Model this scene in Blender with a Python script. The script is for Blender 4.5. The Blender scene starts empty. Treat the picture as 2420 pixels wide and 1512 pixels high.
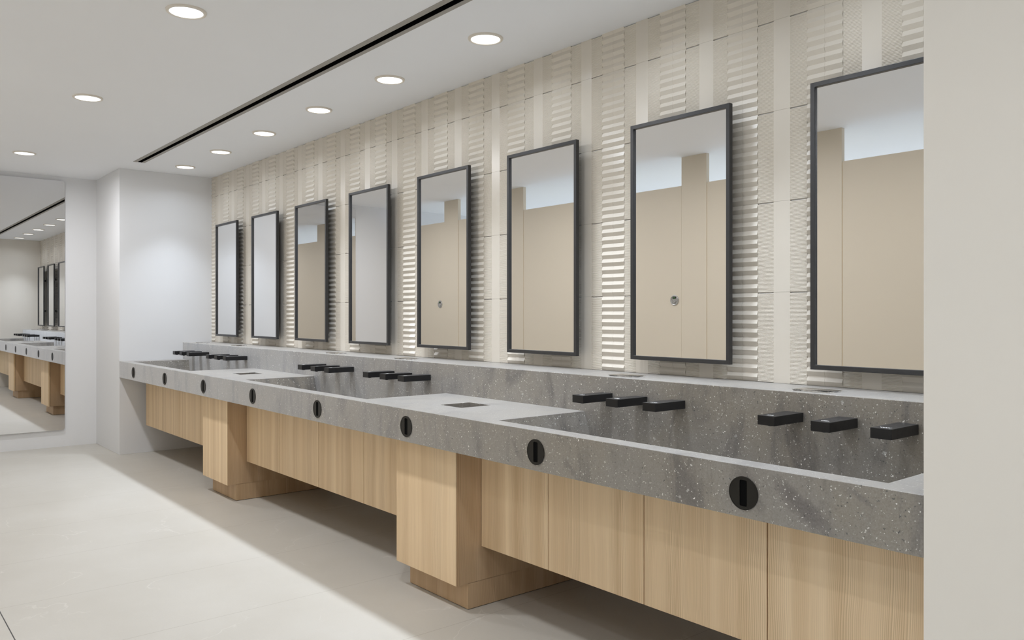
import bpy, bmesh, math, random
from mathutils import Vector, Matrix
random.seed(4)
S = bpy.context.scene
C = S.collection

# ------------------------------------------------------------------ materials
class NT:
    def __init__(s, name):
        s.m = bpy.data.materials.new(name); s.m.use_nodes = True
        s.t = s.m.node_tree; s.b = s.t.nodes['Principled BSDF']
        s._tc = None
    def n(s, kind, **kw):
        x = s.t.nodes.new(kind)
        for k, v in kw.items():
            if k == 'inp':
                for a, b in v.items():
                    if isinstance(b, bpy.types.NodeSocket): s.t.links.new(b, x.inputs[a])
                    else: x.inputs[a].default_value = b
            else: setattr(x, k, v)
        return x
    def co(s):
        if not s._tc: s._tc = s.n('ShaderNodeTexCoord')
        return s._tc.outputs['Object']
    def scaled(s, v, sc, loc=(0, 0, 0)):
        return s.n('ShaderNodeMapping', inp={'Vector': v, 'Scale': sc, 'Location': loc}).outputs[0]
    def noise(s, v, scale, detail=3, rough=.55, dist=0):
        return s.n('ShaderNodeTexNoise', inp={'Vector': v, 'Scale': scale, 'Detail': detail, 'Roughness': rough, 'Distortion': dist})
    def ramp(s, f, stops):
        r = s.n('ShaderNodeValToRGB', inp={'Fac': f}); e = r.color_ramp.elements
        while len(e) < len(stops): e.new(.5)
        for x, (p, c) in zip(e, stops): x.position = p; x.color = (*c, 1) if len(c) == 3 else c
        return r.outputs[0]
    def rng(s, f, a, b, c=0., d=1.):
        return s.n('ShaderNodeMapRange', inp={0: f, 1: a, 2: b, 3: c, 4: d}).outputs[0]
    def math(s, op, a, b=0., c=0.):
        return s.n('ShaderNodeMath', operation=op, inp={0: a, 1: b, 2: c}).outputs[0]
    def mix(s, f, a, b, mode='MIX'):
        x = s.n('ShaderNodeMix', data_type='RGBA', blend_type=mode)
        for i, v in ((0, f), (6, a), (7, b)):
            if isinstance(v, bpy.types.NodeSocket): s.t.links.new(v, x.inputs[i])
            else: x.inputs[i].default_value = (*v, 1) if isinstance(v, tuple) and len(v) == 3 else v
        return x.outputs[2]
    def set(s, **kw):
        names = dict(col='Base Color', rough='Roughness', metal='Metallic', spec='Specular IOR Level', ior='IOR', trans='Transmission Weight', ecol='Emission Color', estr='Emission Strength', nrm='Normal', coat='Coat Weight')
        for k, v in kw.items():
            i = s.b.inputs[names[k]]
            if isinstance(v, bpy.types.NodeSocket): s.t.links.new(v, i)
            else: i.default_value = (*v, 1) if isinstance(v, tuple) and len(v) == 3 else v
        return s.m
    def bump(s, h, strength=.2, dist=.001):
        return s.n('ShaderNodeBump', inp={'Height': h, 'Strength': strength, 'Distance': dist}).outputs[0]

def paint(name, col, rough=.6, spec=.3):
    t = NT(name)
    v = t.noise(t.co(), 1.3, 2).outputs[0]
    c = t.mix(v, tuple(x*.985 for x in col), tuple(min(1, x*1.015) for x in col))
    fine = t.noise(t.co(), 260, 3).outputs[0]
    return t.set(col=c, rough=rough, spec=spec, nrm=t.bump(fine, .05, .0006))

WHITE = paint('painted plaster', (.745, .75, .76))
CEIL = paint('ceiling paint', (.858, .872, .895), .7, .2)

def terrazzo():
    t = NT('grey terrazzo')
    co = t.co()
    big = t.noise(co, 2.2, 4, .6).outputs[0]
    hue = t.noise(t.scaled(co, (3.2, 3.2, 3.2), (4, 1, 2)), 1., 2).outputs[0]
    base = t.mix(t.rng(hue, .4, .6), (.180, .152, .111), (.170, .151, .125))
    base = t.mix(t.rng(big, .35, .7, 0, .35), base, (.235, .215, .185))
    st = t.noise(t.scaled(co, (7.5, 7.5, 2.2), (1.3, .2, .6)), 1., 5, .65, .8).outputs[0]
    base = t.mix(t.rng(st, .50, .66, 0, .85), base, (.062, .050, .040))
    st2 = t.noise(t.scaled(co, (22, 22, 6), (5, 2, 1)), 1., 4, .6, .5).outputs[0]
    base = t.mix(t.rng(st2, .55, .8, 0, .4), base, (.12, .105, .088))
    # mineral clouds with a place of their own on the front edge
    sx = t.n('ShaderNodeSeparateXYZ', inp={0: co})
    wb = t.n('ShaderNodeTexNoise', inp={'Vector': co, 'Scale': 14., 'Detail': 5., 'Roughness': .65})
    wsp = t.n('ShaderNodeSeparateColor', inp={0: wb.outputs['Color']})
    for cx, cz, ux, uz, L, W, amt in ((3.285, .072, .806, -.592, .105, .030, .9), (2.100, .07, .52, -.854, .055, .014, .6), (2.395, .035, .76, -.65, .05, .013, .6), (3.455, .112, .90, -.43, .06, .012, .5)):
        dx = t.math('ADD', t.math('SUBTRACT', sx.outputs[0], cx), t.math('MULTIPLY', t.math('SUBTRACT', wsp.outputs[0], .5), .09))
        dz = t.math('ADD', t.math('SUBTRACT', sx.outputs[2], cz), t.math('MULTIPLY', t.math('SUBTRACT', wsp.outputs[1], .5), .07))
        a = t.math('DIVIDE', t.math('ADD', t.math('MULTIPLY', dx, ux), t.math('MULTIPLY', dz, uz)), L)
        b_ = t.math('DIVIDE', t.math('SUBTRACT', t.math('MULTIPLY', dz, ux), t.math('MULTIPLY', dx, uz)), W)
        d2 = t.math('ADD', t.math('MULTIPLY', a, a), t.math('MULTIPLY', b_, b_))
        near = t.math('LESS_THAN', sx.outputs[1], -.25)
        base = t.mix(t.math('MULTIPLY', near, t.rng(d2, .1, 1.3, amt, 0.)), base, (.062, .047, .038))
    g = t.noise(co, 240, 2).outputs[0]
    base = t.mix(t.rng(g, .3, .7, 0, 1), t.mix(.10, base, (0, 0, 0)), t.mix(.05, base, (1, 1, 1)))
    wob = t.n('ShaderNodeTexNoise', inp={'Vector': co, 'Scale': 120., 'Detail': 1.})
    def chips(base, scale, rmax, thr, col, col2, off, amt=.006):
        v = t.n('ShaderNodeVectorMath', operation='SCALE', inp={0: wob.outputs['Color'], 'Scale': amt}).outputs[0]
        v = t.n('ShaderNodeVectorMath', operation='ADD', inp={0: co, 1: v}).outputs[0]
        v = t.n('ShaderNodeVectorMath', operation='ADD', inp={0: v, 1: off}).outputs[0]
        vo = t.n('ShaderNodeTexVoronoi', inp={'Vector': v, 'Scale': scale})
        sp = t.n('ShaderNodeSeparateColor', inp={0: vo.outputs['Color']})
        r = t.rng(sp.outputs[0], thr, 1., 0., rmax)
        m = t.rng(t.math('SUBTRACT', r, vo.outputs['Distance']), -.005, .025)
        m = t.math('MULTIPLY', m, t.math('GREATER_THAN', sp.outputs[0], thr))
        m = t.math('MULTIPLY', m, t.rng(sp.outputs[1], 0, 1, .5, 1))
        return t.mix(m, base, t.mix(sp.outputs[2], col, col2))
    b = chips(base, 36, .26, .88, (.46, .44, .41), (.34, .33, .31), (3, 1, 2), .012)
    b = chips(b, 150, .34, .50, (.95, .93, .87), (.50, .47, .42), (0, 0, 0), .011)
    b = chips(b, 84, .25, .78, (.95, .93, .88), (.60, .57, .52), (1.7, .3, .9), .014)
    b = chips(b, 135, .36, .70, (.006, .005, .004), (.03, .026, .022), (.5, 2.3, .4), .014)
    return t.set(col=b, rough=.42, spec=1.0, coat=.5)
TERR = terrazzo()
_b = TERR.node_tree.nodes['Principled BSDF']; _b.inputs['Coat Roughness'].default_value = .38
_b.inputs['Sheen Weight'].default_value = .65; _b.inputs['Sheen Roughness'].default_value = .45; _b.inputs['Sheen Tint'].default_value = (.95, .97, 1, 1)

def wood(name, light, dark, line):
    t = NT(name)
    sp = t.n('ShaderNodeSeparateXYZ', inp={0: t.co()})
    oi = t.n('ShaderNodeObjectInfo').outputs['Random']
    u = t.math('ADD', sp.outputs[0], sp.outputs[1])
    u = t.math('ADD', u, t.math('MULTIPLY', oi, 13.7))
    wv = t.n('ShaderNodeCombineXYZ', inp={0: t.math('MULTIPLY', u, 2.3), 1: 0., 2: t.math('MULTIPLY', sp.outputs[2], 1.6)}).outputs[0]
    warp = t.noise(wv, 1.5, 2).outputs[0]
    u2 = t.math('ADD', u, t.math('MULTIPLY', t.math('SUBTRACT', warp, .5), .035))
    def v(fx, fz): return t.n('ShaderNodeCombineXYZ', inp={0: t.math('MULTIPLY', u2, fx), 1: 0., 2: t.math('MULTIPLY', sp.outputs[2], fz)}).outputs[0]
    broad = t.noise(v(16, .25), 1., 2, .5).outputs[0]
    dens = t.noise(v(7, .1), 1., 1, .5).outputs[0]
    # growth rings : asymmetric stripe of varying pitch
    ph = t.math('ADD', t.math('MULTIPLY', u2, 165.), t.math('MULTIPLY', broad, 7.))
    fr = t.math('FRACT', ph)
    ring = t.math('POWER', fr, 2.2)
    ringA = t.rng(dens, .36, .6, .85, .12)
    c = t.mix(t.rng(broad, .3, .7), light, dark)
    c = t.mix(t.math('MULTIPLY', ring, ringA), c, line)
    fine = t.noise(v(600, 5), 1., 2).outputs[0]
    c = t.mix(t.rng(fine, .35, .7, 0, .18), c, line)
    return t.set(col=c, rough=.5, spec=.3, nrm=t.bump(fr, .12, .0004))
WOOD = wood('pale larch veneer', (.95, .755, .51), (.73, .53, .315), (.40, .26, .135))
WOOD_SHADE = wood('shaded larch veneer', (.64, .465, .295), (.50, .345, .20), (.22, .13, .068))  # darker larch copy: the shade on the sides is put into the colour

def tilemat():
    t = NT('glazed beige tile')
    v = t.noise(t.co(), 9, 3).outputs[0]
    c = t.mix(v, (.645, .597, .520), (.672, .624, .546))
    return t.set(col=c, rough=.26, spec=.5)
TILE = tilemat()

def floormat():
    t = NT('beige stone floor')
    co = t.co()
    sp = t.n('ShaderNodeSeparateXYZ', inp={0: co})
    a = t.noise(co, 1.4, 5, .6).outputs[0]
    c = t.mix(t.rng(a, .3, .7), (.512, .490, .440), (.562, .543, .498))
    g = t.noise(co, 130, 3, .7).outputs[0]
    c = t.mix(t.rng(g, .3, .7, 0, .16), c, (.44, .41, .355))
    # wandering hairline veins
    wn = t.n('ShaderNodeTexNoise', inp={'Vector': co, 'Scale': 2.6, 'Detail': 5.})
    vv = t.n('ShaderNodeVectorMath', operation='ADD', inp={0: co, 1: t.n('ShaderNodeVectorMath', operation='SCALE', inp={0: wn.outputs['Color'], 'Scale': .55}).outputs[0]}).outputs[0]
    vo = t.n('ShaderNodeTexVoronoi', feature='DISTANCE_TO_EDGE', inp={'Vector': vv, 'Scale': 1.7})
    m = t.rng(vo.outputs['Distance'], 0., .010, 1., 0.)
    brk = t.rng(t.noise(co, 3.1, 3).outputs[0], .5, .62)
    m = t.math('MULTIPLY', m, t.math('MULTIPLY', brk, .28))
    c = t.mix(m, c, (.80, .78, .73))
    # tile joints every 717 mm
    fx = t.math('FRACT', t.math('DIVIDE', t.math('ADD', sp.outputs[0], 2.757 + 71.67), .7167))
    d = t.math('MINIMUM', fx, t.math('SUBTRACT', 1., fx))
    j = t.rng(d, .0012, .0024, 1., 0.)
    c = t.mix(t.math('MULTIPLY', j, .55), c, (.25, .22, .18))
    return t.set(col=c, rough=.42, spec=.4, nrm=t.bump(g, .1, .0005))
FLOOR = floormat()

def simple(name, col, rough=.5, metal=0., spec=.5, **kw):
    t = NT(name)
    n = t.noise(t.co(), 60, 2).outputs[0]
    r = t.rng(n, .3, .7, max(0, rough-.04), min(1, rough+.04))
    return t.set(col=col, rough=r, metal=metal, spec=spec, **kw)
BLACK = simple('satin black metal', (.013, .0125, .013), .34, 0, .35)
FRAME = simple('anthracite mirror frame', (.026, .026, .027), .38, 0, .5)
BRONZE = simple('dark bronze plate', (.008, .007, .005), .36, 0, .35)
VOID = simple('black recess', (.003, .003, .003), .8, 0, .05)
TRIM = simple('greige trim ring', (.74, .69, .61), .45)
FLANGE = simple('slot flange', (.33, .31, .275), .55)
ICON = simple('white printed icon', (.85, .85, .85), .4)
CHROME = simple('brushed steel lock', (.55, .55, .54), .28, .9)
DISPLAY = simple('black indicator window', (.01, .012, .01), .2)
GREEN = simple('green indicator mark', (.08, .22, .07), .5)
STALL = paint('beige laminate', (.68, .61, .495), .5, .35)
EDGE = simple('laminate edge', (.66, .50, .29), .5)
mt = NT('mirror silver'); MIRROR = mt.set(col=(.90, .90, .90), rough=0., metal=1.)
mt2 = NT('grey tinted mirror silver'); MIRROR2 = mt2.set(col=(.76, .76, .765), rough=0., metal=1.)
gt = NT('clear glass'); GLASS = gt.set(col=(1., 1., 1.), rough=.06, trans=1., ior=1.25)
DUCT = simple('floor trim dark', (.03, .028, .025), .5)
def glow(name, col, st):
    t = NT(name); return t.set(col=(.9, .9, .9), ecol=col, estr=st, rough=.5)
GLOW_W = glow('warm white diffuser', (1., .985, .95), 2.6)
GLOW_L = glow('cool white diffuser', (.86, .93, 1.), 1.6)

# ------------------------------------------------------------------ mesh helpers
class MB:
    def __init__(s): s.v = []; s.f = []
    def quad(s, *p):
        i = len(s.v); s.v += [tuple(q) for q in p]; s.f.append(tuple(range(i, i+len(p))))
    def box(s, x0, x1, y0, y1, z0, z1):
        i = len(s.v)
        s.v += [(x, y, z) for x in (x0, x1) for y in (y0, y1) for z in (z0, z1)]
        s.f += [tuple(i+k for k in f) for f in ((0, 1, 3, 2), (4, 6, 7, 5), (0, 4, 5, 1), (2, 3, 7, 6), (0, 2, 6, 4), (1, 5, 7, 3))]
    def lathe(s, prof, cx, cy, cz=0, n=48, cap=False):      # profile (r, z) about the vertical axis
        i = len(s.v)
        for r, z in prof:
            for k in range(n):
                a = 2*math.pi*k/n; s.v.append((cx+r*math.cos(a), cy+r*math.sin(a), cz+z))
        for j in range(len(prof)-1):
            for k in range(n):
                k2 = (k+1) % n
                s.f.append((i+j*n+k, i+j*n+k2, i+(j+1)*n+k2, i+(j+1)*n+k))
        if cap: s.f.append(tuple(i+(len(prof)-1)*n+k for k in range(n)))
    def prism_y(s, pts, y0, y1):                             # outline in x,z swept along y
        i = len(s.v); n = len(pts)
        s.v += [(x, y0, z) for x, z in pts]+[(x, y1, z) for x, z in pts]
        s.f.append(tuple(i+k for k in range(n))); s.f.append(tuple(i+n+k for k in reversed(range(n))))
        for k in range(n): s.f.append((i+k, i+n+k, i+n+(k+1) % n, i+(k+1) % n))
    def ring_y(s, outer, inner, y0, y1):                     # plate with a hole, both outlines same count
        i = len(s.v); n = len(outer)
        for y in (y0, y1):
            for P in (outer, inner): s.v += [(x, y, z) for x, z in P]
        o0, i0, o1, i1 = i, i+n, i+2*n, i+3*n
        for k in range(n):
            q = (k+1) % n
            s.f += [(o0+k, o0+q, i0+q, i0+k), (o1+k, i1+k, i1+q, o1+q), (o0+k, o1+k, o1+q, o0+q), (i0+k, i0+q, i1+q, i1+k)]
def rrect(x0, x1, z0, z1, r, n=6):
    pts = []
    for cx, cz, a0 in ((x1-r, z1-r, 0), (x0+r, z1-r, 90), (x0+r, z0+r, 180), (x1-r, z0+r, 270)):
        for k in range(n+1):
            a = math.radians(a0+90*k/n); pts.append((cx+r*math.cos(a), cz+r*math.sin(a)))
    return pts
def obj(name, mb, mat, parent=None, bevel=0, smooth=False, base=None, seg=2):
    """mesh points are given in room coordinates; stored relative to the thing's base"""
    P = Vector(parent['_b']) if parent is not None else Vector(base or (0, 0, 0))
    me = bpy.data.meshes.new(name)
    me.from_pydata([tuple(Vector(v)-P) for v in mb.v], [], mb.f)
    me.validate()
    bm = bmesh.new(); bm.from_mesh(me)
    if smooth != 'raw':
        bmesh.ops.remove_doubles(bm, verts=bm.verts, dist=1e-6)
        bmesh.ops.recalc_face_normals(bm, faces=bm.faces)
    bm.to_mesh(me); bm.free()
    me.materials.append(mat)
    if smooth is True:
        for p in me.polygons: p.use_smooth = True
    o = bpy.data.objects.new(name, me); C.objects.link(o)
    if parent is not None:
        o.parent = parent; o['_b'] = tuple(P)
    else: o.location = P; o['_b'] = tuple(P)
    if bevel:
        m = o.modifiers.new('bevel', 'BEVEL'); m.width = bevel; m.segments = seg; m.limit_method = 'ANGLE'; m.angle_limit = math.radians(40)
    if smooth is True:
        try: me.set_sharp_from_angle(angle=math.radians(35))
        except Exception: pass
    return o
def tag(o, label, cat, group=None):
    o['label'] = label; o['category'] = cat
    if group: o['group'] = group
    return o
def thing(name, label, cat, loc, group=None):
    o = bpy.data.objects.new(name, None); C.objects.link(o); o.location = loc; o['_b'] = tuple(loc)
    o.empty_display_size = .05
    return tag(o, label, cat, group)
def struct(name, mb, mat, **kw):
    o = obj(name, mb, mat, **kw); o['kind'] = 'structure'; return o
def dup(root, loc, label, group=None):
    r = root.copy(); C.objects.link(r); r.location = loc; r['label'] = label
    if group: r['group'] = group
    def rec(src, dst):
        for ch in list(src.children):
            c = ch.copy(); C.objects.link(c); c.parent = dst; rec(ch, c)
    rec(root, r); return r

# ------------------------------------------------------------------ room (metres; camera foot at the origin)
CZ = 2.655; YT = 2.840; YF = 1.990; YL = 2.560; XE = -8.070; XFAR = -8.945; XN = -0.853; CT = .868; CB = .718; LT = 1.030
XR = 2.4; YB = -2.2
m = MB(); m.box(XFAR-.2, XR+.2, YB-.2, 3.05, -.12, 0); struct('floor', m, FLOOR)
m = MB(); m.box(-8.9, XR, .5365, .5405, -.0008, .0004); struct('trim_1', m, DUCT)
# ceiling with the slot cut out of it
m = MB(); SX0, SX1, SY0, SY1 = -7.632, -1.05, 2.030, 2.066
for a, b, c, d in ((XFAR-.2, XR+.2, YB-.2, SY0), (XFAR-.2, XR+.2, SY1, 3.05), (XFAR-.2, SX0, SY0, SY1), (SX1, XR+.2, SY0, SY1)):
    m.box(a, b, c, d, CZ, CZ+.15)
struct('ceiling', m, CEIL)
m = MB(); m.box(XFAR-.15, XFAR, YB, YF, 0, CZ); struct('wall_left', m, WHITE)
m = MB(); m.box(XFAR-.15, XE, YF, 3.0, 0, CZ); struct('wall_end', m, WHITE, bevel=.002)
m = MB(); m.box(XN, XR, YF, 3.0, 0, CZ); struct('wall_right', m, paint('warm white plaster', (.72, .68, .61)), bevel=.002)
m = MB(); m.box(XR, XR+.15, YB, YF, 0, CZ); struct('wall_front', m, WHITE)
m = MB(); m.box(XFAR, XR, YB-.15, YB, 0, CZ); struct('wall_opposite', m, WHITE)
m = MB(); m.box(XE, XN, 2.8485, 3.0, 0, CZ); struct('wall_back', m, WHITE)

# relief tiles : 358 mm modules, strips scallop / rib / smooth / rib / scallop
def tiles():
    v = []; f = []
    PX = .3595; W = PX/5; X0 = -1.9355; H = .358
    BK = 2.8480
    def prof_s(z0, z1):
        P = []; n = 10; h = H/n; k = 0
        while z0+k*h/2 < z1-1e-6:
            P.append((z0+k*h/2, 2.8432 if k % 2 == 0 else 2.8358)); k += 1
        P.append((min(z0+k*h/2, z1), 2.8432 if k % 2 == 0 else 2.8358)); return P
    def prof_r(z0, z1):
        P = []; n = 70; h = H/n; k = 0
        while z0+(k+1)*h <= z1+1e-6:
            z = z0+k*h
            P += [(z, 2.8413), (z+h*.30, 2.8400), (z+h*.72, 2.8398)]; k += 1
        P.append((z0+k*h, 2.8413)); return P
    def prof_f(z0, z1): return [(z0, YT), (z1, YT)]
    def strip(x0, x1, P, caps):
        i = len(v)
        for z, y in P: v.append((x0, y, z)); v.append((x1, y, z))
        for k in range(len(P)-1): f.append((i+2*k, i+2*k+1, i+2*k+3, i+2*k+2))
        if caps:
            j = len(v)
            for z, y in P: v.append((x0, BK, z)); v.append((x1, BK, z))
            for k in range(len(P)-1):
                f.append((i+2*k, i+2*k+2, j+2*k+2, j+2*k)); f.append((i+2*k+1, j+2*k+1, j+2*k+3, i+2*k+3))
        # top and bottom closing faces
        b = len(v); (z0, y0), (z1, y1) = P[0], P[-1]
        v.extend([(x0, y0, z0), (x1, y0, z0), (x1, BK, z0), (x0, BK, z0), (x0, y1, z1), (x1, y1, z1), (x1, BK, z1), (x0, BK, z1)])
        f.append((b, b+3, b+2, b+1)); f.append((b+4, b+5, b+6, b+7))
    g = .0003
    k = -3
    while True:
        xa = X0-PX*k; xb = xa-PX            # tile from xb to xa
        k += 1
        if xb > XN: continue
        if xa < XE: break
        for r in range(-1, 5):
            z0 = LT+H*r; z1 = min(z0+H, CZ)
            if r == -1: continue
            zz0, zz1 = z0+.0003, z1-(.0003 if z1 < CZ else 0)
            cols = [(xb+g, xb+W-.0010, 's'), (xb+W, xb+2*W, 'r'), (xb+2*W, xb+3*W, 'f'), (xb+3*W, xb+4*W, 'r'), (xb+4*W, xa-g, 's')]
            for a, b, t in cols:
                a, b = max(a, XE), min(b, XN)
                if b-a < .002: continue
                P = {'s': prof_s, 'r': prof_r, 'f': prof_f}[t](zz0, zz1)
                strip(a, b, P, True)
    me = bpy.data.meshes.new('wall_back_tiles'); me.from_pydata(v, [], f); me.materials.append(TILE)
    o = bpy.data.objects.new('wall_tiles', me); C.objects.link(o); o['kind'] = 'structure'
tiles()

# ------------------------------------------------------------------ ceiling slot
t = thing('ceiling_slot_vent', 'long narrow black slot with pale flanges running along the ceiling above the counter', 'air vent', ((SX0+SX1)/2, 2.05, CZ))
m = MB()
for a, b in ((1.998, SY0), (SY1, 2.094)): m.box(SX0-.012, SX1+.012, a, b, CZ-.0022, CZ)
obj('flange', m, FLANGE, t)
m = MB()
m.box(SX0, SX1, SY0-.002, SY0+.0004, CZ-.0018, CZ+.10); m.box(SX0, SX1, SY1-.0004, SY1+.002, CZ-.0018, CZ+.10)
m.box(SX0, SX1, SY0, SY1, CZ+.03, CZ+.034); m.box(SX0-.002, SX0+.0004, SY0, SY1, CZ-.0018, CZ+.05); m.box(SX1-.0004, SX1+.002, SY0, SY1, CZ-.0018, CZ+.05)
obj('channel', m, VOID, t)

# ------------------------------------------------------------------ downlights
def downlight(name, x, y, label, group, glowmat):
    t = thing(name, label, 'ceiling light', (x, y, CZ), group)
    m = MB(); m.lathe([(.0705, -.001), (.0715, -.0075), (.076, -.010), (.0845, -.0075), (.0865, -.003), (.0865, 0)], x, y, CZ, 64)
    obj('trim_ring', m, TRIM, t, smooth=True)
    m = MB(); m.lathe([(.0712, -.0025), (.0712, -.0060), (.05, -.0064)], x, y, CZ, 64, True)
    obj('diffuser', m, glowmat, t)
    return t
def lamp(t, power, col, spread, size=.12):
    L = bpy.data.lights.new('lamp', 'AREA'); L.shape = 'DISK'; L.size = size; L.energy = power; L.color = col; L.spread = math.radians(spread)
    o = bpy.data.objects.new('lamp', L); C.objects.link(o); o.parent = t; o.location = (0, 0, -.014)
WCOL = (.80, .885, 1.); LCOL = (.96, .965, 1.)
WX = [-7.604, -6.710, -5.814, -4.918, -4.024, -3.126, -2.232, -1.338]
wl = ['round downlight near the tiled wall, farthest one beside the white end wall', 'second farthest round downlight in the row near the tiled wall',
      'third farthest round downlight in the row near the tiled wall', 'round downlight near the tiled wall, third one back from the largest in view',
      'round downlight near the tiled wall, next behind the largest one in view', 'largest round downlight in view in the row near the tiled wall', 'round downlight above the second nearest mirror, past the top of the photo', 'round downlight above the nearest mirror, past the top of the photo']
for x, l in zip(WX, wl):
    t = downlight('downlight', x, 2.435, l, 'downlights near the tiled wall', GLOW_W)
    lamp(t, 3.7 if x < -7.5 else 4.9, WCOL, 76)
    lamp(t, 1.5, WCOL, 150)
for x, l in ((-7.812, 'farthest round cool white downlight over the aisle, by the far wall mirror'), (-5.565, 'middle round cool white downlight over the aisle'),
             (-3.702, 'large round cool white downlight over the aisle, at the top of the photo'), (-2.33, 'round downlight over the aisle glimpsed in the top of the nearest mirror'), (.95, 'round downlight over the near aisle, outside the photo'), (-.62, 'added unseen fill downlight over the aisle behind the viewpoint'), (.6, 'added unseen fill downlight over the near end of the room')):  # last two are unseen fills, added to raise the ambient light
    t = downlight('downlight', x, .12 if x == -.62 else -.45 if x == .6 else 1.19, l, 'cool downlights over the aisle', GLOW_L)
    lamp(t, 9. if x == -2.33 else 17. if x < -5 else 10. if x in (-.62, .6) else 14., LCOL, 176)

# ------------------------------------------------------------------ counter
t = thing('vanity_counter', 'long grey speckled terrazzo counter with three trough basins and a raised back ledge', 'counter', ((XE+XN)/2, 2.3, CB))
basins = [(-7.895, -6.325), (-5.238, -3.640), (-2.566, -.972)]
holes = [(-5.870, -5.698), (-3.190, -3.022)]
BY0 = 2.066; HY0, HY1 = 2.212, 2.386
xs = sorted({XE, XN} | {v for b in basins+holes for v in b}); ys = [YF, BY0, HY0, HY1, YL]
m = MB()
def inr(a, b, L): return any(a >= p-1e-6 and b <= q+1e-6 for p, q in L)
for i in range(len(xs)-1):
    for j in range(len(ys)-1):
        a, b, c, d = xs[i], xs[i+1], ys[j], ys[j+1]
        if j >= 1 and inr(a, b, basins): continue
        if j == 2 and inr(a, b, holes): continue
        m.quad((a, c, CT), (b, c, CT), (b, d, CT), (a, d, CT))
    a, b = xs[i], xs[i+1]
    m.quad((a, YF, CB), (b, YF, CB), (b, YF, CT), (a, YF, CT))
    m.quad((a, YF, CB), (a, 2.84, CB), (b, 2.84, CB), (b, YF, CB))
for x in (XE, XN): m.quad((x, YF, CB), (x, YF, CT), (x, 2.84, CT), (x, 2.84, CB))
m.quad((XE, 2.84, CB), (XE, 2.84, CT), (XN, 2.84, CT), (XN, 2.84, CB))
for a, b in holes:                                          # waste openings : square shafts
    z0 = CB+.004
    for p, q in (((a, HY0), (b, HY0)), ((b, HY0), (b, HY1)), ((b, HY1), (a, HY1)), ((a, HY1), (a, HY0))):
        m.quad((*p, CT), (*q, CT), (*q, z0), (*p, z0))
wt = obj('worktop', m, TERR, t, bevel=.0015)
for a, b in basins:
    m = MB(); z0 = CB+.006; s = .042; yb = YL
    A = [(a, BY0, CT), (b, BY0, CT), (b, yb, CT), (a, yb, CT)]
    B = [(a+s, BY0+.012, z0), (b-s, BY0+.012, z0), (b-s, yb, z0+.012), (a+s, yb, z0+.012)]
    for k in (0, 1, 3):
        q = (k+1) % 4; m.quad(A[k], A[q], B[q], B[k])
    m.quad(*B)
    bs = obj('basin', m, TERR, t)
    m = MB(); ym = 2.36                                       # slot drain along the basin
    m.box(a+.5, b-.5, ym, ym+.02, z0-.0005, z0+.0085); obj('drain_slot', m, VOID, t)
for a, b in holes:
    m = MB(); m.box(a+.002, b-.002, HY0+.002, HY1-.002, CB+.004, CB+.02); obj('waste_liner', m, VOID, t)
m = MB(); m.box(XE, XN, YL, YT-.0045, CT-.135, LT); obj('back_ledge', m, TERR, t, bevel=.002)

# slotted plates in the counter front
def slot_plate(x):
    zc = .7885; r = .0462
    t = thing('flush_mounted_plate', '', 'slot plate', (x, YF, zc), 'slotted round plates in the counter front')
    out = [(x+r*math.cos(2*math.pi*k/56), zc+r*math.sin(2*math.pi*k/56)) for k in range(56)]
    inn = rrect(x-.0122, x+.0122, zc-.0375, zc+.0375, .004, 13)
    # same count, start angle aligned by sorting on angle
    def res(P, n):
        out = []
        for k in range(n):
            a = 2*math.pi*k/n; dx, dz = math.cos(a), math.sin(a); best = None
            for i in range(len(P)):
                (x1, z1), (x2, z2) = P[i], P[(i+1) % len(P)]
                x1 -= x; x2 -= x; z1 -= zc; z2 -= zc
                den = dx*(z2-z1)-dz*(x2-x1)
                if abs(den) < 1e-12: continue
                s = (x1*(z2-z1)-z1*(x2-x1))/den; u = (x1*dz-z1*dx)/den
                if s > 0 and -1e-6 <= u <= 1+1e-6: best = s if best is None else min(best, s)
            out.append((x+dx*best, zc+dz*best))
        return out
    n = 96
    out = [(x+r*math.cos(2*math.pi*k/n), zc+r*math.sin(2*math.pi*k/n)) for k in range(n)]
    m = MB(); m.ring_y(out, res(inn, n), YF-.0022, YF-.0002); obj('plate', m, BRONZE, t)
    rim = [(x+(r+.0016)*math.cos(2*math.pi*k/n), zc+(r+.0016)*math.sin(2*math.pi*k/n)) for k in range(n)]
    m = MB(); m.ring_y(rim, out, YF-.0030, YF-.0001); obj('rim', m, BRONZE, t)
    m = MB(); m.prism_y(inn, YF-.0008, YF-.0002); obj('slot', m, VOID, t)
    return t
PX = [-1.352, -2.250, -3.143, -4.036, -4.929, -5.8215, -6.711, -7.600]
plab = ['largest dark round slotted plate, at the near end of the counter front', 'second largest dark slotted plate, right of the nearer wooden pedestal',
        'dark slotted plate in the counter front above the nearer wooden pedestal', 'slotted plate just left of the nearer wooden pedestal',
        'slotted plate midway between the two wooden pedestals', 'slotted plate just above and right of the farther wooden pedestal',
        'second farthest slotted plate, left of the farther wooden pedestal', 'farthest and smallest slotted plate, by the white end wall']
p0 = slot_plate(PX[0]); p0['label'] = plab[0]
for x, l in zip(PX[1:], plab[1:]): dup(p0, (x, YF, .7885), l)

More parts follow.
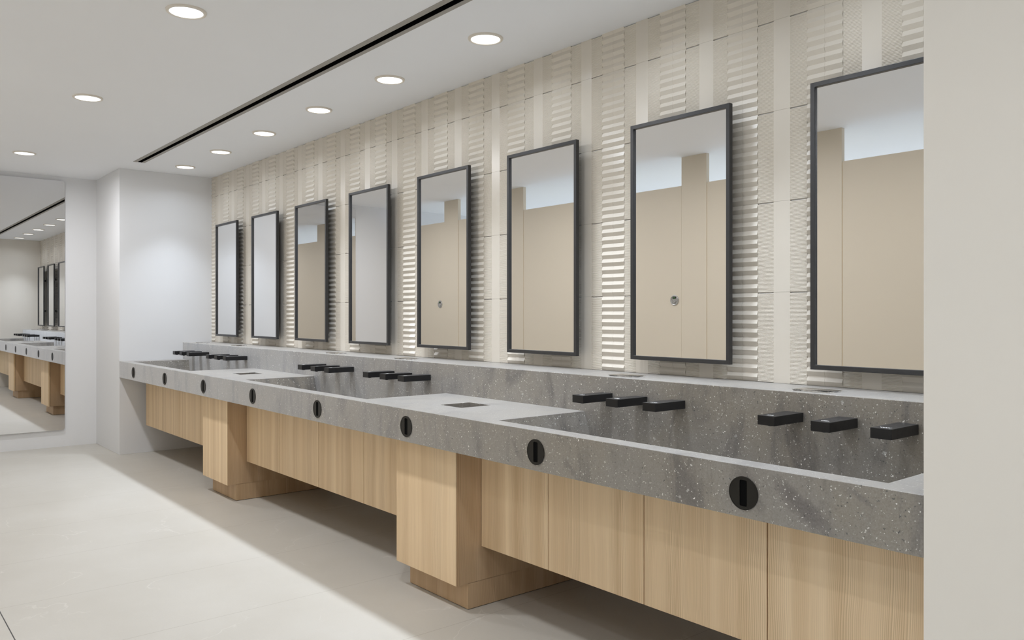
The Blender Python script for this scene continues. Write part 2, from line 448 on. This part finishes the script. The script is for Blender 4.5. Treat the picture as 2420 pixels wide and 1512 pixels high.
# ------------------------------------------------------------------ wall taps (three kinds)
def tap(kind, xr, label, group):
    w = .0648; y0 = 2.381; z0, z1 = .929, .961; xl = xr-w; xc = (xl+xr)/2
    t = thing(kind, label, {'soap_spout': 'soap dispenser', 'water_tap': 'tap', 'air_dryer': 'hand dryer'}[kind], (xc, YL, .945), group)
    m = MB(); m.box(xl, xr, y0, YL-.0004, z0, z1); obj('body', m, BLACK, t, bevel=.0011, seg=2)
    if kind != 'air_dryer':
        m = MB(); m.lathe([(.0085, .001), (.0085, -.0035), (.0065, -.0045), (.001, -.0045)], xc, y0+.028, z0, 24, True); obj('nozzle', m, BLACK, t)
    m = MB(); zt = z1+.0003
    def dash(cx, cy, lx, ly, ang=0):
        c, s = math.cos(ang), math.sin(ang)
        P = [(cx+a*c-b*s, cy+a*s+b*c) for a, b in ((-lx, -ly), (lx, -ly), (lx, ly), (-lx, ly))]
        i = len(m.v); m.v += [(p[0], p[1], zt-.0006) for p in P]+[(p[0], p[1], zt) for p in P]
        m.f += [(i, i+3, i+2, i+1), (i+4, i+5, i+6, i+7)]+[(i+k, i+(k+1) % 4, i+4+(k+1) % 4, i+4+k) for k in range(4)]
    yc = y0+.027
    if kind == 'soap_spout':
        for k in range(5): dash(xc-.0100+k*.0050, yc+(0.001 if k % 2 else -.001), .0010, .0058+.002*(k % 2))
    elif kind == 'water_tap':
        for k in range(7):
            a = math.radians(-48+16*k); dash(xc+.013*math.sin(a), yc-.008+.014*math.cos(a), .0010, .0060, -a)
    else:
        for k in range(4):
            dash(xc-.012+k*.008, yc, .0011, .0060, .7); dash(xc-.009+k*.008, yc+.002, .0011, .0050, -.7)
    obj('icon', m, ICON, t)
    return t
kinds = ['soap_spout', 'water_tap', 'air_dryer']
groups = [(-2.395, 'in the left trio over the nearest basin'), (-1.499, 'in the trio beside the right wall'),
          (-5.060, 'in the left trio over the middle basin'), (-4.175, 'in the right trio over the middle basin'),
          (-7.725, 'in the left trio over the farthest basin'), (-6.839, 'in the right trio over the farthest basin')]
desc = {'soap_spout': 'leftmost black block soap spout', 'water_tap': 'middle black block water tap', 'air_dryer': 'rightmost black block hand dryer bar'}
proto = {}
for gi, (xr0, where) in enumerate(groups):
    for k, kd in enumerate(kinds):
        xr = xr0+k*.194; lab = desc[kd]+' '+where
        if kd not in proto: proto[kd] = (tap(kd, xr, lab, {'soap_spout': 'black soap spouts', 'water_tap': 'black water taps', 'air_dryer': 'black hand dryer bars'}[kd]), xr)
        else: dup(proto[kd][0], (xr-.0324, YL, .945), lab)

# ------------------------------------------------------------------ glass trays on the ledge
def tray(x):
    t = thing('glass_tray', '', 'tray', (x, 2.645, LT), 'clear glass trays on the back ledge')
    def loop(w, d, r):
        return [(x+p-0, 2.645+q) for p, q in rrect(-w/2, w/2, -d/2, d/2, r, 5)]
    o = loop(.146, .098, .010); i1 = loop(.144, .096, .009)
    m = MB(); n = len(o); L = [(loop(.138, .09, .01), LT+.0003), (loop(.138, .09, .01), LT+.0012), (o, LT+.0050), (i1, LT+.0056)]
    for P, z in L: m.v += [(a, b, z) for a, b in P]
    m.f.append(tuple(reversed(range(n))))
    for j in range(3):
        for k in range(n): m.f.append((j*n+k, j*n+(k+1) % n, (j+1)*n+(k+1) % n, (j+1)*n+k))
    m.f.append(tuple(3*n+k for k in range(n)))
    obj('dish', m, GLASS, t, smooth=True)
    return t
TX = [-1.497, -2.388, -4.175, -5.078, -6.855, -7.745]
tl = ['clear glass tray on the ledge under the nearest mirror', 'clear glass tray on the ledge under the second nearest mirror', 'clear glass tray on the ledge below the fourth farthest mirror, right of the left-hand taps',
      'clear glass tray on the ledge right of the third farthest mirror', 'clear glass tray on the ledge under the second farthest mirror', 'clear glass tray on the ledge at the end wall corner']
t0 = tray(TX[0]); t0['label'] = tl[0]
for x, l in zip(TX[1:], tl[1:]): dup(t0, (x, 2.645, LT), l)

# ------------------------------------------------------------------ cabinets
YD = 2.198
def cabinet(x0, x1, label):
    t = thing('wall_cabinet', label, 'cabinet', ((x0+x1)/2, 2.5, .27), 'hanging wooden cabinets under the counter')
    g = .0021
    m = MB(); m.box(x0+g, x1-g, YD, YD+.018, .268, CB-.004); obj('door', m, WOOD, t, bevel=.0012)
    m = MB(); m.box(x0+.001, x1-.001, YD+.0183, YD+.0212, .271, CB-.005); obj('gap_shade', m, VOID, t)  # black sheet painting the shade in the gaps between doors
    m = MB(); m.box(x0, x1, YD+.0215, 2.80, .272, CB-.001); obj('body', m, WOOD_SHADE, t)
cabs = [(-7.975, -7.488, 'farthest hanging wooden cabinet with its free end toward the white end wall'), (-7.488, -7.005, 'hanging wooden cabinet second from the white end wall'),
        (-7.005, -6.497, 'hanging wooden cabinet third from the white end wall'), (-6.497, -6.050, 'narrow hanging cabinet just left of the farther pedestal'),
        (-5.554, -4.996, 'hanging wooden cabinet just right of the farther pedestal'), (-4.996, -4.447, 'hanging cabinet second to the right of the farther pedestal'),
        (-4.447, -3.904, 'hanging cabinet second to the left of the nearer pedestal'), (-3.904, -3.349, 'hanging wooden cabinet just left of the nearer pedestal'),
        (-2.853, -2.411, 'hanging wooden cabinet just right of the nearer pedestal'), (-2.411, -1.906, 'hanging wooden cabinet second to the right of the nearer pedestal'),
        (-1.906, -1.409, 'hanging wooden cabinet second from the right wall, under the largest slotted plate'), (-1.409, -.905, 'nearest hanging wooden cabinet, cut off by the right wall')]
for a in cabs: cabinet(*a)
def pedestal(x0, x1, pl, label):
    t = thing('pedestal_cabinet', label, 'cabinet', ((x0+x1)/2, 2.4, 0), 'floor-standing wooden pedestals')
    yd = 2.064
    m = MB(); m.box(x1-.0016, x1, yd+.0006, 2.80, .115, CB-.001); obj('side_panel', m, WOOD_SHADE, t)
    m = MB(); m.box(x0, x1-.0075, yd, yd+.018, .114, CB-.004); obj('door', m, WOOD, t, bevel=.0012)
    m = MB(); m.box(x0+.002, x1-.0024, yd+.0215, 2.80, .116, CB-.001); obj('body', m, WOOD_SHADE, t)
    m = MB(); m.box(x0+.01, x1-.0024, yd+.0185, yd+.0213, .118, CB-.005); obj('seam', m, VOID, t)
    m = MB(); m.box(pl, x1, 2.125, 2.80, .003, .1162); p = obj('plinth', m, WOOD_SHADE, t)
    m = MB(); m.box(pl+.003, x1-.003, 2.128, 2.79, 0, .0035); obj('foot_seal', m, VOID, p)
pedestal(-3.348, -2.853, -3.322, 'nearer tall wooden pedestal cabinet standing on a recessed plinth')
pedestal(-6.049, -5.555, -6.015, 'farther tall wooden pedestal cabinet standing on a recessed plinth')

# ------------------------------------------------------------------ framed mirrors
def fmirror(x0):
    w = .533; z0, z1 = 1.0965, 2.1565; yf = 2.765; fb = .0175; x1 = x0+w
    t = thing('framed_mirror', '', 'mirror', ((x0+x1)/2, 2.83, (z0+z1)/2), 'dark framed mirrors on the tiled wall')
    o = [(x0, z0), (x1, z0), (x1, z1), (x0, z1)]; i = [(x0+fb, z0+fb), (x1-fb, z0+fb), (x1-fb, z1-fb), (x0+fb, z1-fb)]
    m = MB(); m.ring_y(o, i, yf, yf+.021); obj('frame', m, FRAME, t, bevel=.0012)
    m = MB(); m.box(x0+fb-.002, x1-fb+.002, yf+.010, yf+.013, z0+fb-.002, z1-fb+.002); obj('mirror_glass', m, MIRROR, t)
    m = MB(); m.box(x0+.004, x1-.004, yf+.0135, yf+.020, z0+.004, z1-.004); obj('back_panel', m, VOID, t)
    for z in (z0+.25, z1-.27):
        m = MB(); m.box(x0+.22, x1-.22, yf+.017, 2.8365, z, z+.03); obj('wall_bracket', m, FRAME, t)
    return t
MX = [-1.592, -2.478, -3.363, -4.245, -5.127, -6.006, -6.883, -7.757]
ml = ['nearest and largest dark framed mirror, cut off by the right wall', 'second nearest dark framed mirror, showing a cubicle door with a round lock',
      'third nearest dark framed mirror, showing a narrow post at its left edge', 'fourth nearest dark framed mirror, with a small round lock reflected low in it',
      'dark framed mirror filled mostly with blank white wall and a strip of ceiling', 'third farthest dark framed mirror, showing beige cubicles in a brownish reflection',
      'second farthest dark framed mirror, blank pale grey', 'farthest and smallest dark framed mirror, by the white end wall']
f0 = fmirror(MX[0]); f0['label'] = ml[0]
for x, l in zip(MX[1:], ml[1:]): dup(f0, (x+.533/2, 2.83, (1.0965+2.1565)/2), l)

# full height mirror on the far wall
def farmirror():
    y0, y1, z0, z1 = .640, 1.702, .167, 2.611; x = XFAR
    t = thing('wall_mirror', 'tall frameless mirror with rounded corners on the far left wall', 'mirror', (x, (y0+y1)/2, z0))
    P = rrect(y0, y1, z0, z1, .022, 8); n = len(P)
    m = MB()
    for xx in (x+.020, x+.0245): m.v += [(xx, a, b) for a, b in P]
    m.f += [tuple(range(n)), tuple(n+k for k in reversed(range(n)))]+[(k, n+k, n+(k+1) % n, (k+1) % n) for k in range(n)]
    obj('mirror_glass', m, MIRROR2, t)
    m = MB(); m.box(x, x+.020, y0+.012, y1-.012, z0+.012, z1-.012); obj('back_panel', m, WHITE, t)
farmirror()

# ------------------------------------------------------------------ cubicles opposite (seen in the mirrors)
YS = -.03
pil = [(-3.235, -2.965, 'beige cubicle post reaching the ceiling, reflected in the nearest mirror'), (-4.415, -4.154, 'beige cubicle post reflected in the middle of the second nearest mirror'),
       (-6.780, -6.514, 'beige cubicle post reflected at the left edge of the third nearest mirror'), (-7.970, -7.690, 'beige cubicle post reflected in the fourth nearest mirror')]
for a, b, l in pil:
    m = MB(); m.box(a, b, YS-.04, YS, 0, CZ); o = obj('cubicle_post', m, STALL, base=((a+b)/2, YS-.02, 0), bevel=.0015)
    tag(o, l, 'cubicle post', 'beige cubicle posts')
def stall_door(a, b, lockx, label):
    t = thing('cubicle_door', label, 'cubicle door', ((a+b)/2, YS-.02, .12), 'beige cubicle doors')
    y = YS-.004
    m = MB(); m.box(a+.004, b-.004, y-.022, y, .12, 2.410); obj('door_panel', m, STALL, t, bevel=.0015)
    for q, r in ((a, a+.0055), (b-.0055, b)):
        m = MB(); m.box(q, r, y-.02, y-.002, .12, 2.403); obj('edge_band', m, EDGE, t)
    if lockx is not None:
        zc = 1.424
        m = MB(); n = 40
        for rr, dy in ((.045, 0), (.045, .006), (.040, .009), (.036, .007)):
            m.v += [(lockx+rr*math.cos(2*math.pi*k/n), y+dy, zc+rr*math.sin(2*math.pi*k/n)) for k in range(n)]
        for j in range(3):
            for k in range(n): m.f.append((j*n+k, j*n+(k+1) % n, (j+1)*n+(k+1) % n, (j+1)*n+k))
        m.f.append(tuple(3*n+k for k in range(n))); lk = obj('lock_plate', m, CHROME, t)
        m = MB(); m.box(lockx-.017, lockx+.017, y+.006, y+.0085, zc+.012, zc+.031); obj('indicator_window', m, DISPLAY, lk)
        m = MB()
        for k in range(3): m.box(lockx-.008+k*.006, lockx-.004+k*.006, y+.0084, y+.009, zc+.016, zc+.027)
        obj('indicator_mark', m, GREEN, lk)
        m = MB(); m.lathe([(0.001, 0), (.0001, 0)], lockx, y, zc, 8)
        m = MB(); m.prism_y([(lockx+.016*math.cos(2*math.pi*k/24), zc-.012+.014*math.sin(2*math.pi*k/24)) for k in range(24)], y+.006, y+.014); obj('thumb_turn', m, CHROME, lk)
stall_door(-5.340, -4.415, -4.491, 'beige cubicle door with round lock, reflected in the second nearest mirror')
stall_door(-8.880, -7.970, -8.060, 'beige cubicle door with round lock, reflected in the fourth nearest mirror')
stall_door(-7.690, -6.780, -6.833, 'beige cubicle door with round lock, reflected in the third farthest mirror')
def stall_panel(a, b, l):
    t = thing('privacy_screen', l, 'cubicle screen', ((a+b)/2, YS-.015, 0), 'plain beige cubicle screens')
    m = MB(); m.box(a+.003, b-.003, YS-.026, YS-.004, .12, 2.410); obj('board', m, STALL, t, bevel=.0015)
    for q, r in ((a, a+.0045), (b-.0045, b)):
        m = MB(); m.box(q, r, YS-.024, YS-.006, .12, 2.403); obj('edge_band', m, EDGE, t)
    for x in (a+.2, b-.2):
        m = MB(); m.box(x-.02, x+.02, YS-.022, YS-.008, 0, .1205); obj('leg', m, CHROME, t)
stall_panel(-6.514, -5.340, 'plain beige cubicle screen filling most of the third nearest mirror')
stall_panel(-4.154, -3.235, 'plain beige cubicle screen between two posts, at the right of the second nearest mirror')
stall_panel(-2.965, -1.95, 'plain beige cubicle screen filling most of the nearest mirror')
# lights over the cubicles, behind the doors
for x in (-7.9, -6.1, -4.9, -3.3, -2.3):
    t = downlight('downlight', x, -1.75, 'round cool downlight over the cubicles behind the doors', 'cool downlights over the cubicles', GLOW_L)
    lamp(t, 24., (.72, .84, 1.), 160, .14)

# ------------------------------------------------------------------ camera and colour
f_px = 1907.57; yaw = math.radians(39.794)
cam = bpy.data.cameras.new('camera'); co = bpy.data.objects.new('camera', cam); C.objects.link(co)
cam.sensor_fit = 'HORIZONTAL'; cam.sensor_width = 36; cam.lens = f_px/2420*36
cam.shift_y = -13/2420; cam.clip_start = .01
co.location = (0, 0, 1.30)
fw = Vector((-math.cos(yaw), math.sin(yaw), 0))
co.rotation_euler = fw.to_track_quat('-Z', 'Y').to_euler()
S.camera = co
w = bpy.data.worlds.new('world'); S.world = w; w.use_nodes = True
w.node_tree.nodes['Background'].inputs[0].default_value = (.8, .85, 1, 1); w.node_tree.nodes['Background'].inputs[1].default_value = 0.0
S.view_settings.view_transform = 'Standard'; S.view_settings.look = 'None'; S.view_settings.exposure = 0.16; S.view_settings.gamma = 1
S.view_settings.use_curve_mapping = False
S.cycles.max_bounces = 14; S.cycles.diffuse_bounces = 7; S.cycles.glossy_bounces = 6; S.cycles.sample_clamp_indirect = 4
for o in bpy.data.objects:
    if '_b' in o: del o['_b']
